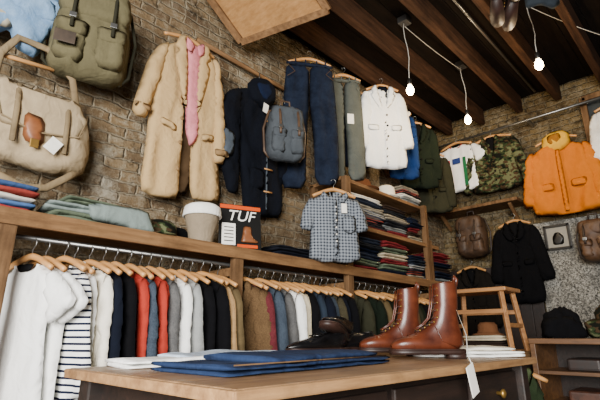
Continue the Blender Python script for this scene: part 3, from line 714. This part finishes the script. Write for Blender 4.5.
# ------------------------------------------------------------ boots & shoes
def boot(b, up, sole, lace=None, shaft=True):
    if shaft:
        secs = [((-.052, .300), (.045, .288), .044), ((-.055, .27), (.046, .26), .045), ((-.052, .21), (.046, .2), .041), ((-.046, .155), (.055, .15), .037), ((-.052, .11), (.07, .128), .036), ((-.062, .07), (.095, .112), .036),
                ((-.062, .04), (.122, .096), .036), ((-.03, .022), (.145, .085), .040), ((.06, .02), (.168, .078), .045), ((.13, .02), (.192, .074), .047), ((.185, .02), (.215, .066), .043), ((.222, .022), (.234, .054), .032), ((.24, .028), (.242, .042), .014)]
    else:
        secs = [((-.062, .095), (.04, .082), .030), ((-.066, .07), (.07, .09), .035), ((-.064, .04), (.105, .082), .036), ((-.03, .02), (.14, .07), .040), ((.06, .018), (.168, .062), .044), ((.13, .018), (.195, .056), .044), ((.19, .018), (.222, .05), .037), ((.232, .02), (.246, .04), .024), ((.256, .024), (.257, .034), .01)]
    b.prof(secs, up, n=24, p=2.4, cap=False)
    P, Q, w = secs[0]
    b.prof([(P, Q, w), ((P[0]+.006, P[1]-.002), (Q[0]-.006, Q[1]-.002), w-.006), ((P[0]+.01, P[1]-.05), (Q[0]-.01, Q[1]-.03), w-.009)], BLACKM, n=24, cap=True)
    pts = []
    for k in range(24):
        q = 2*math.pi*k/24; cc = math.cos(q); ss = math.sin(q)
        pts.append(((P[0]+Q[0])/2+(Q[0]-P[0])/2*cc, w*ss, (P[1]+Q[1])/2+(Q[1]-P[1])/2*cc))
    b.tube(pts, .003, up, 6, closed=True)
    out = [(-.066, 0), (-.06, .028), (-.03, .036), (.04, .034), (.1, .042), (.16, .05), (.21, .045), (.24, .026), (.25, 0)]
    if not shaft: out = [(x*1.04, y*.95) for x, y in out]
    full = out+[(x, -y) for x, y in out[-2:0:-1]]
    for z0, z1, g in ((.006, .024, 1.0), (.022, .027, 1.04)):
        b.loft([[(x, y*g, z) for x, y in full] for z in (z0, z1)], sole)
    b.loft([[(-.064, -.02, z), (-.05, -.034, z), (.01, -.034, z), (.015, 0, z), (.01, .034, z), (-.05, .034, z), (-.064, .02, z)] for z in (-.012, .01)], sole)
    lc = lace or BLACKM
    if shaft:
        for i in range(9):
            t = i/8
            if t < .55: x = .047+.012*t/.55; z = .27-.13*t/.55
            else: x = .06+.075*(t-.55)/.45; z = .14-.04*(t-.55)/.45
            for sd in (1, -1): b.tube([(x-.008, sd*.021, z), (x+.005, 0, z-.007)], .0026, lc, 5); b.lathe([(0, 0), (.004, 0), (.004, .004), (0, .004)], BRASS, n=6, M=Matrix.Translation((x-.011, sd*.024, z)) @ Matrix.Rotation(sd*rad(-70), 4, 'X'))
        for sd in (1, -1):
            b.tube([(.05, sd*.016, .285), (.062, sd*.012, .2), (.075, sd*.012, .15), (.1, sd*.013, .125), (.135, sd*.015, .105)], .0035, up, 5)
        b.tube([(-.055, 0, .28), (-.062, 0, .31), (-.055, 0, .325), (-.048, 0, .3)], .005, up, 6, flat=1.6)
        b.tube([(.155, .047, .035), (.165, .036, .07), (.168, 0, .083), (.165, -.036, .07), (.155, -.047, .035)], .0025, up, 5)
        for s_ in (1, -1): b.tube([(-.02, s_*.038, .035), (.04, s_*.04, .06), (.055, s_*.037, .1), (.065, s_*.02, .125)], .0025, up, 5)
    else:
        for i in range(4):
            x = .062+.018*i; z = .094-.004*i
            b.tube([(x, .02, z-.006), (x+.004, 0, z+.001), (x, -.02, z-.006)], .003, lc, 5)
        for s_ in (1, -1): b.tube([(.05, s_*.022, .09), (.1, s_*.026, .078), (.13, s_*.018, .078)], .003, up, 5)
OX = leather('#38150b', '#62301c', .33, 'oxblood_leather'); SOLE = leather('#1c100b', '#35201a', .5); BLK = leather('#060607', '#121214', .25, 'black_leather')
LCB = leather('#2a120c', '#3e1a12', .6)
TZ = 1.0
b = B(); boot(b, OX, SOLE, lace=LCB); b.done('leather_boot', (1.94, .97, TZ+.012), rad(138), scale=1.08)
b = B(); boot(b, OX, SOLE, lace=LCB); b.done('leather_boot', (2.05, 1.23, TZ+.012), rad(142), scale=1.08)
b = B(); b.tube([(1.96, .93, 1.22), (1.8, .82, 1.1), (1.62, .74, 1.03), (1.56, .70, 1.0)], .0015, LABEL, 4); b.box((1.55, .70, .955), (.055, .003, .1), LABEL, rot=(0, -.3, 0), bev=.001); b.done('swing_tag')
b = B(); boot(b, BLK, SOLE, shaft=False); b.done('black_shoe', (1.96, 1.46, TZ+.012), rad(165), scale=1.1)
b = B(); boot(b, BLK, SOLE, shaft=False); b.done('black_shoe', (1.86, 1.5, TZ+.07), rot=(0, rad(-14), rad(200)), scale=1.1)
b = B(); boot(b, BLK, SOLE, shaft=False); b.done('black_shoe', (1.74, 1.46, TZ+.012), rad(170), scale=1.1)
for dx, r in ((0, 20), (.12, 35)):
    b = B(); boot(b, BLK, SOLE); b.tube([(0, 0, .28), (0, 0, .5)], .003, BLACKM, 5); b.done('black_boot', (2.75+dx, .78-dx*.7, 3.36), rot=(0, rad(25), rad(r)))
b = B(); b.tube([(0, 0, 0), (0, 0, .3)], .004, METAL, 5); b.pillow([(-.09, .05), (.1, .06), (.13, -.1), (.06, -.16), (-.02, -.12), (-.12, -.15), (-.12, -.02)], .04, fab('#2a3036'), fold=.03, fz=5); b.pillow([(-.04, .06), (.07, .07), (.06, -.06), (-.03, -.07)], .02, fab('#b0aca2'), y=-.045, fold=.01)
b.done('hanging_scarf', (3.0, .56, 3.42), rad(-45))

# ------------------------------------------------------------ table
b = B(); TT = wood('#6b5038', '#9c7a56', 'X', .4); TE = wood('#7d5a3a', '#ac8458', 'X', .6)
b.M = Matrix.Translation((.57, .73, 0)) @ Matrix.Rotation(rad(.8), 4, 'Z')
TL = 1.78
for i in range(4): b.box((TL/2, .105+i*.21, .99), (TL, .207, .02), TT, bev=.003)
b.box((TL/2, -.004, .985), (TL+.02, .016, .026), TE, bev=.004); b.box((TL/2, .845, .985), (TL+.02, .016, .026), TE, bev=.004)
b.box((-.006, .42, .985), (.014, .86, .026), TE, bev=.004); b.box((TL+.006, .42, .985), (.014, .86, .026), TE, bev=.004)
b.box((TL/2, .42, .7), (TL-.14, .7, .54), DKW, bev=.006)
for i in range(3):
    b.box((.36+i*.53, .06, .87), (.49, .02, .15), DKW, bev=.006); b.box((.36+i*.53, .06, .64), (.49, .02, .24), DKW, bev=.006)
    for z in (.87, .64): b.lathe([(.008, 0), (.008, .015), (.018, .022), (.018, .03), (.005, .036)], BRASS, n=14, M=Matrix.Translation((.36+i*.53, .05, z)) @ Matrix.Rotation(rad(90), 4, 'X'))
for x in (.06, TL-.06):
    for y in (.06, .78): b.box((x, y, .49), (.07, .07, .98), DKW, bev=.008)
b.done('display_table')
b = B(); JB = denim('#16233e', '#324363', .5)
folded(b, (0, 0, 0), .78, .36, .026, JB, 0, 2); folded(b, (.05, -.01, .024), .6, .3, .022, JB, .07, 1)
b.tube([(-.37, -.17, .028), (0, -.19, .03), (.37, -.17, .028)], .002, fab('#5a4530'), 5)
b.done('folded_jeans', (1.07, 1.12, TZ), rad(4))
b = B(); folded(b, (0, 0, 0), .7, .2, .024, W_, 0, 2); folded(b, (.1, .02, .024), .5, .18, .014, fab('#b5c4d6'), .05, 1); b.done('folded_white_cloth', (1.0, 1.44, TZ), rad(-2))
b = B(); folded(b, (0, 0, 0), .48, .22, .03, W_, 0, 2); folded(b, (.02, 0, .03), .38, .2, .018, OW, .1, 1); b.done('folded_white_cloth', (2.17, 1.0, TZ), rad(-45))

# ------------------------------------------------------------ rear counter, stool, cabinet
b = B(); b.box((3.55, 1.56, .97), (.8, .86, .04), OLDW, bev=.005)
b.box((3.55, 1.56, .9), (.74, .8, .1), DKW, bev=.005)
for x in (3.2, 3.9):
    for y in (1.18, 1.94): b.box((x, y, .45), (.07, .07, .9), DKW, bev=.006)
b.box((3.55, 1.56, .3), (.72, .8, .03), DKW, bev=.004)
b.done('rear_counter')
b = B(); SW = wood('#7d5230', '#ad7b4a', 'Y', .5, dark=.3)
def stool(b, w, h, mat):
    b.box((0, 0, h-.015), (.3, w, .03), mat, bev=.01)
    for sx in (-1, 1):
        for sy in (-1, 1): b.beam((sx*.11, sy*(w/2-.05), h-.03), (sx*.15, sy*(w/2-.01), 0), .03, .03, mat)
        b.beam((sx*.13, -w/2+.02, h*.62), (sx*.13, w/2-.02, h*.62), .02, .03, mat)
    for sy in (-1, 1): b.beam((-.13, sy*(w/2-.02), h*.4), (.13, sy*(w/2-.02), h*.4), .02, .03, mat)
stool(b, .48, .44, SW); b.done('wooden_stool', (3.4, 1.4, .99), 0)
b = B()
for i in range(3): folded(b, (0, 0, i*.035), .2, .3, .035, knit[[1, 9, 4][i]])
b.done('folded_knitwear_stack', (3.4, 1.38, .99))
b = B(); b.lathe([(.11, 0), (.113, .006), (.08, .014), (.07, .03), (.068, .07), (.05, .09), (.004, .093)], fab('#6a452c')); b.done('brown_hat', (3.4, 1.38, 1.1))
b = B(); CW = wood('#4c321e', '#7c5632', 'Y', .5)
cx = 3.65; cy = .56
b.box((cx, cy, 1.06), (.5, 1.1, .035), CW, bev=.005)
for y in (-.53, 0, .53): b.box((cx, cy+y, .53), (.48, .035, 1.04), CW, bev=.004)
for z in (.1, .4, .66, .86): b.box((cx, cy, z), (.47, 1.06, .022), CW, bev=.003)
b.box((cx+.23, cy, .53), (.015, 1.08, 1.04), DKW, bev=.002)
for y, z, c in ((.28, .71, '#5a3524'), (-.2, .71, '#2a2a2c'), (.28, .45, '#6c5a3a'), (-.2, .45, '#3a2a24'), (.26, .91, '#1d1b1a')):
    b.box((cx, cy+y, z), (.3, .2, .08), leather('#2b1810', c, .5), bev=.02, seg=3)
b.done('wooden_shelf_cabinet')
def heap(b, mat, rx, ry, h, seed, n=36, m=12):
    rings = []
    for i in range(m+1):
        t = i/m; r = math.cos(t*math.pi/2)**.6 if i < m else .02; z = h*math.sin(t*math.pi/2)
        ring = []
        for k in range(n):
            q = 2*math.pi*k/n; f = 1+.3*noise.noise(Vector((math.cos(q)*1.7, math.sin(q)*1.7, seed+t*1.5)))+.16*noise.noise(Vector((math.cos(q)*5, math.sin(q)*5, seed+t*4)))
            ring.append((rx*r*f*math.cos(q), ry*r*f*math.sin(q), z*(1+.5*noise.noise(Vector((math.cos(q)*r*1.9, math.sin(q)*r*1.9, seed+9))))))
        rings.append(ring)
    b.loft(rings, mat)
b = B(); heap(b, camo(), .18, .2, .2, 3.3); b.pillow([(-.22, .12), (.1, .14), (.16, .02), (.18, -.0), (-.1, .0), (-.2, .0)], .02, camo(), y=-.1, fold=.03); b.done('camouflage_jacket', (3.72, .6, 1.08), rad(-80))
b = B(); heap(b, BK, .13, .13, .18, 8.1); b.pillow([(-.13, .13), (.05, .15), (.13, .06), (.14, .0), (.0, .0), (-.14, .0)], .02, BK, y=-.09, fold=.03); b.done('black_jumper', (3.62, .95, 1.08), rad(-60))
b = B(); hanger(b, .17, .05); b.pillow([(-.1, 0), (.08, 0), (.15, -.08), (.17, -.35), (.2, -.9), (-.18, -.9), (-.17, -.35), (-.15, -.08)], .05, fab('#2c3824'), fold=.06, fx=14)
b.pillow([(-.09, 0), (.09, 0), (.02, -.16), (-.03, -.16)], .01, fab('#4f5b3d'), y=-.06, fold=.01); b.done('green_coat', (2.7, .98, .93), rad(-46))

# ------------------------------------------------------------ light, world, camera
w = bpy.data.worlds.new('World'); SC.world = w; w.use_nodes = True
w.node_tree.nodes['Background'].inputs[0].default_value = (.95, .96, 1, 1); w.node_tree.nodes['Background'].inputs[1].default_value = .55
def area(name, loc, tgt, sx, sy, e, col):
    l = bpy.data.lights.new(name, 'AREA'); l.shape = 'RECTANGLE'; l.size = sx; l.size_y = sy; l.energy = e; l.color = col
    o = bpy.data.objects.new(name, l); SC.collection.objects.link(o); o.location = loc
    o.rotation_euler = (Vector(tgt)-Vector(loc)).to_track_quat('-Z', 'Y').to_euler(); return o
area('shopfront_daylight', (-1.9, -1.0, 1.8), (2.0, 2.0, 1.7), 2.0, 1.8, 570, (1, .975, .93))
cam = bpy.data.cameras.new('cam'); co = bpy.data.objects.new('camera', cam); SC.collection.objects.link(co); SC.camera = co
cam.lens = 26.4; cam.sensor_width = 36; cam.clip_start = .02
Rv = Vector((.699, -.715, 0)); Fv = Vector((.6835, .6682, .2934)).normalized(); Rv.normalize(); Uv = Rv.cross(Fv)
M = Matrix((Rv, Uv, -Fv)).transposed().to_4x4(); M.translation = (0, 0, 1.1); co.matrix_world = M
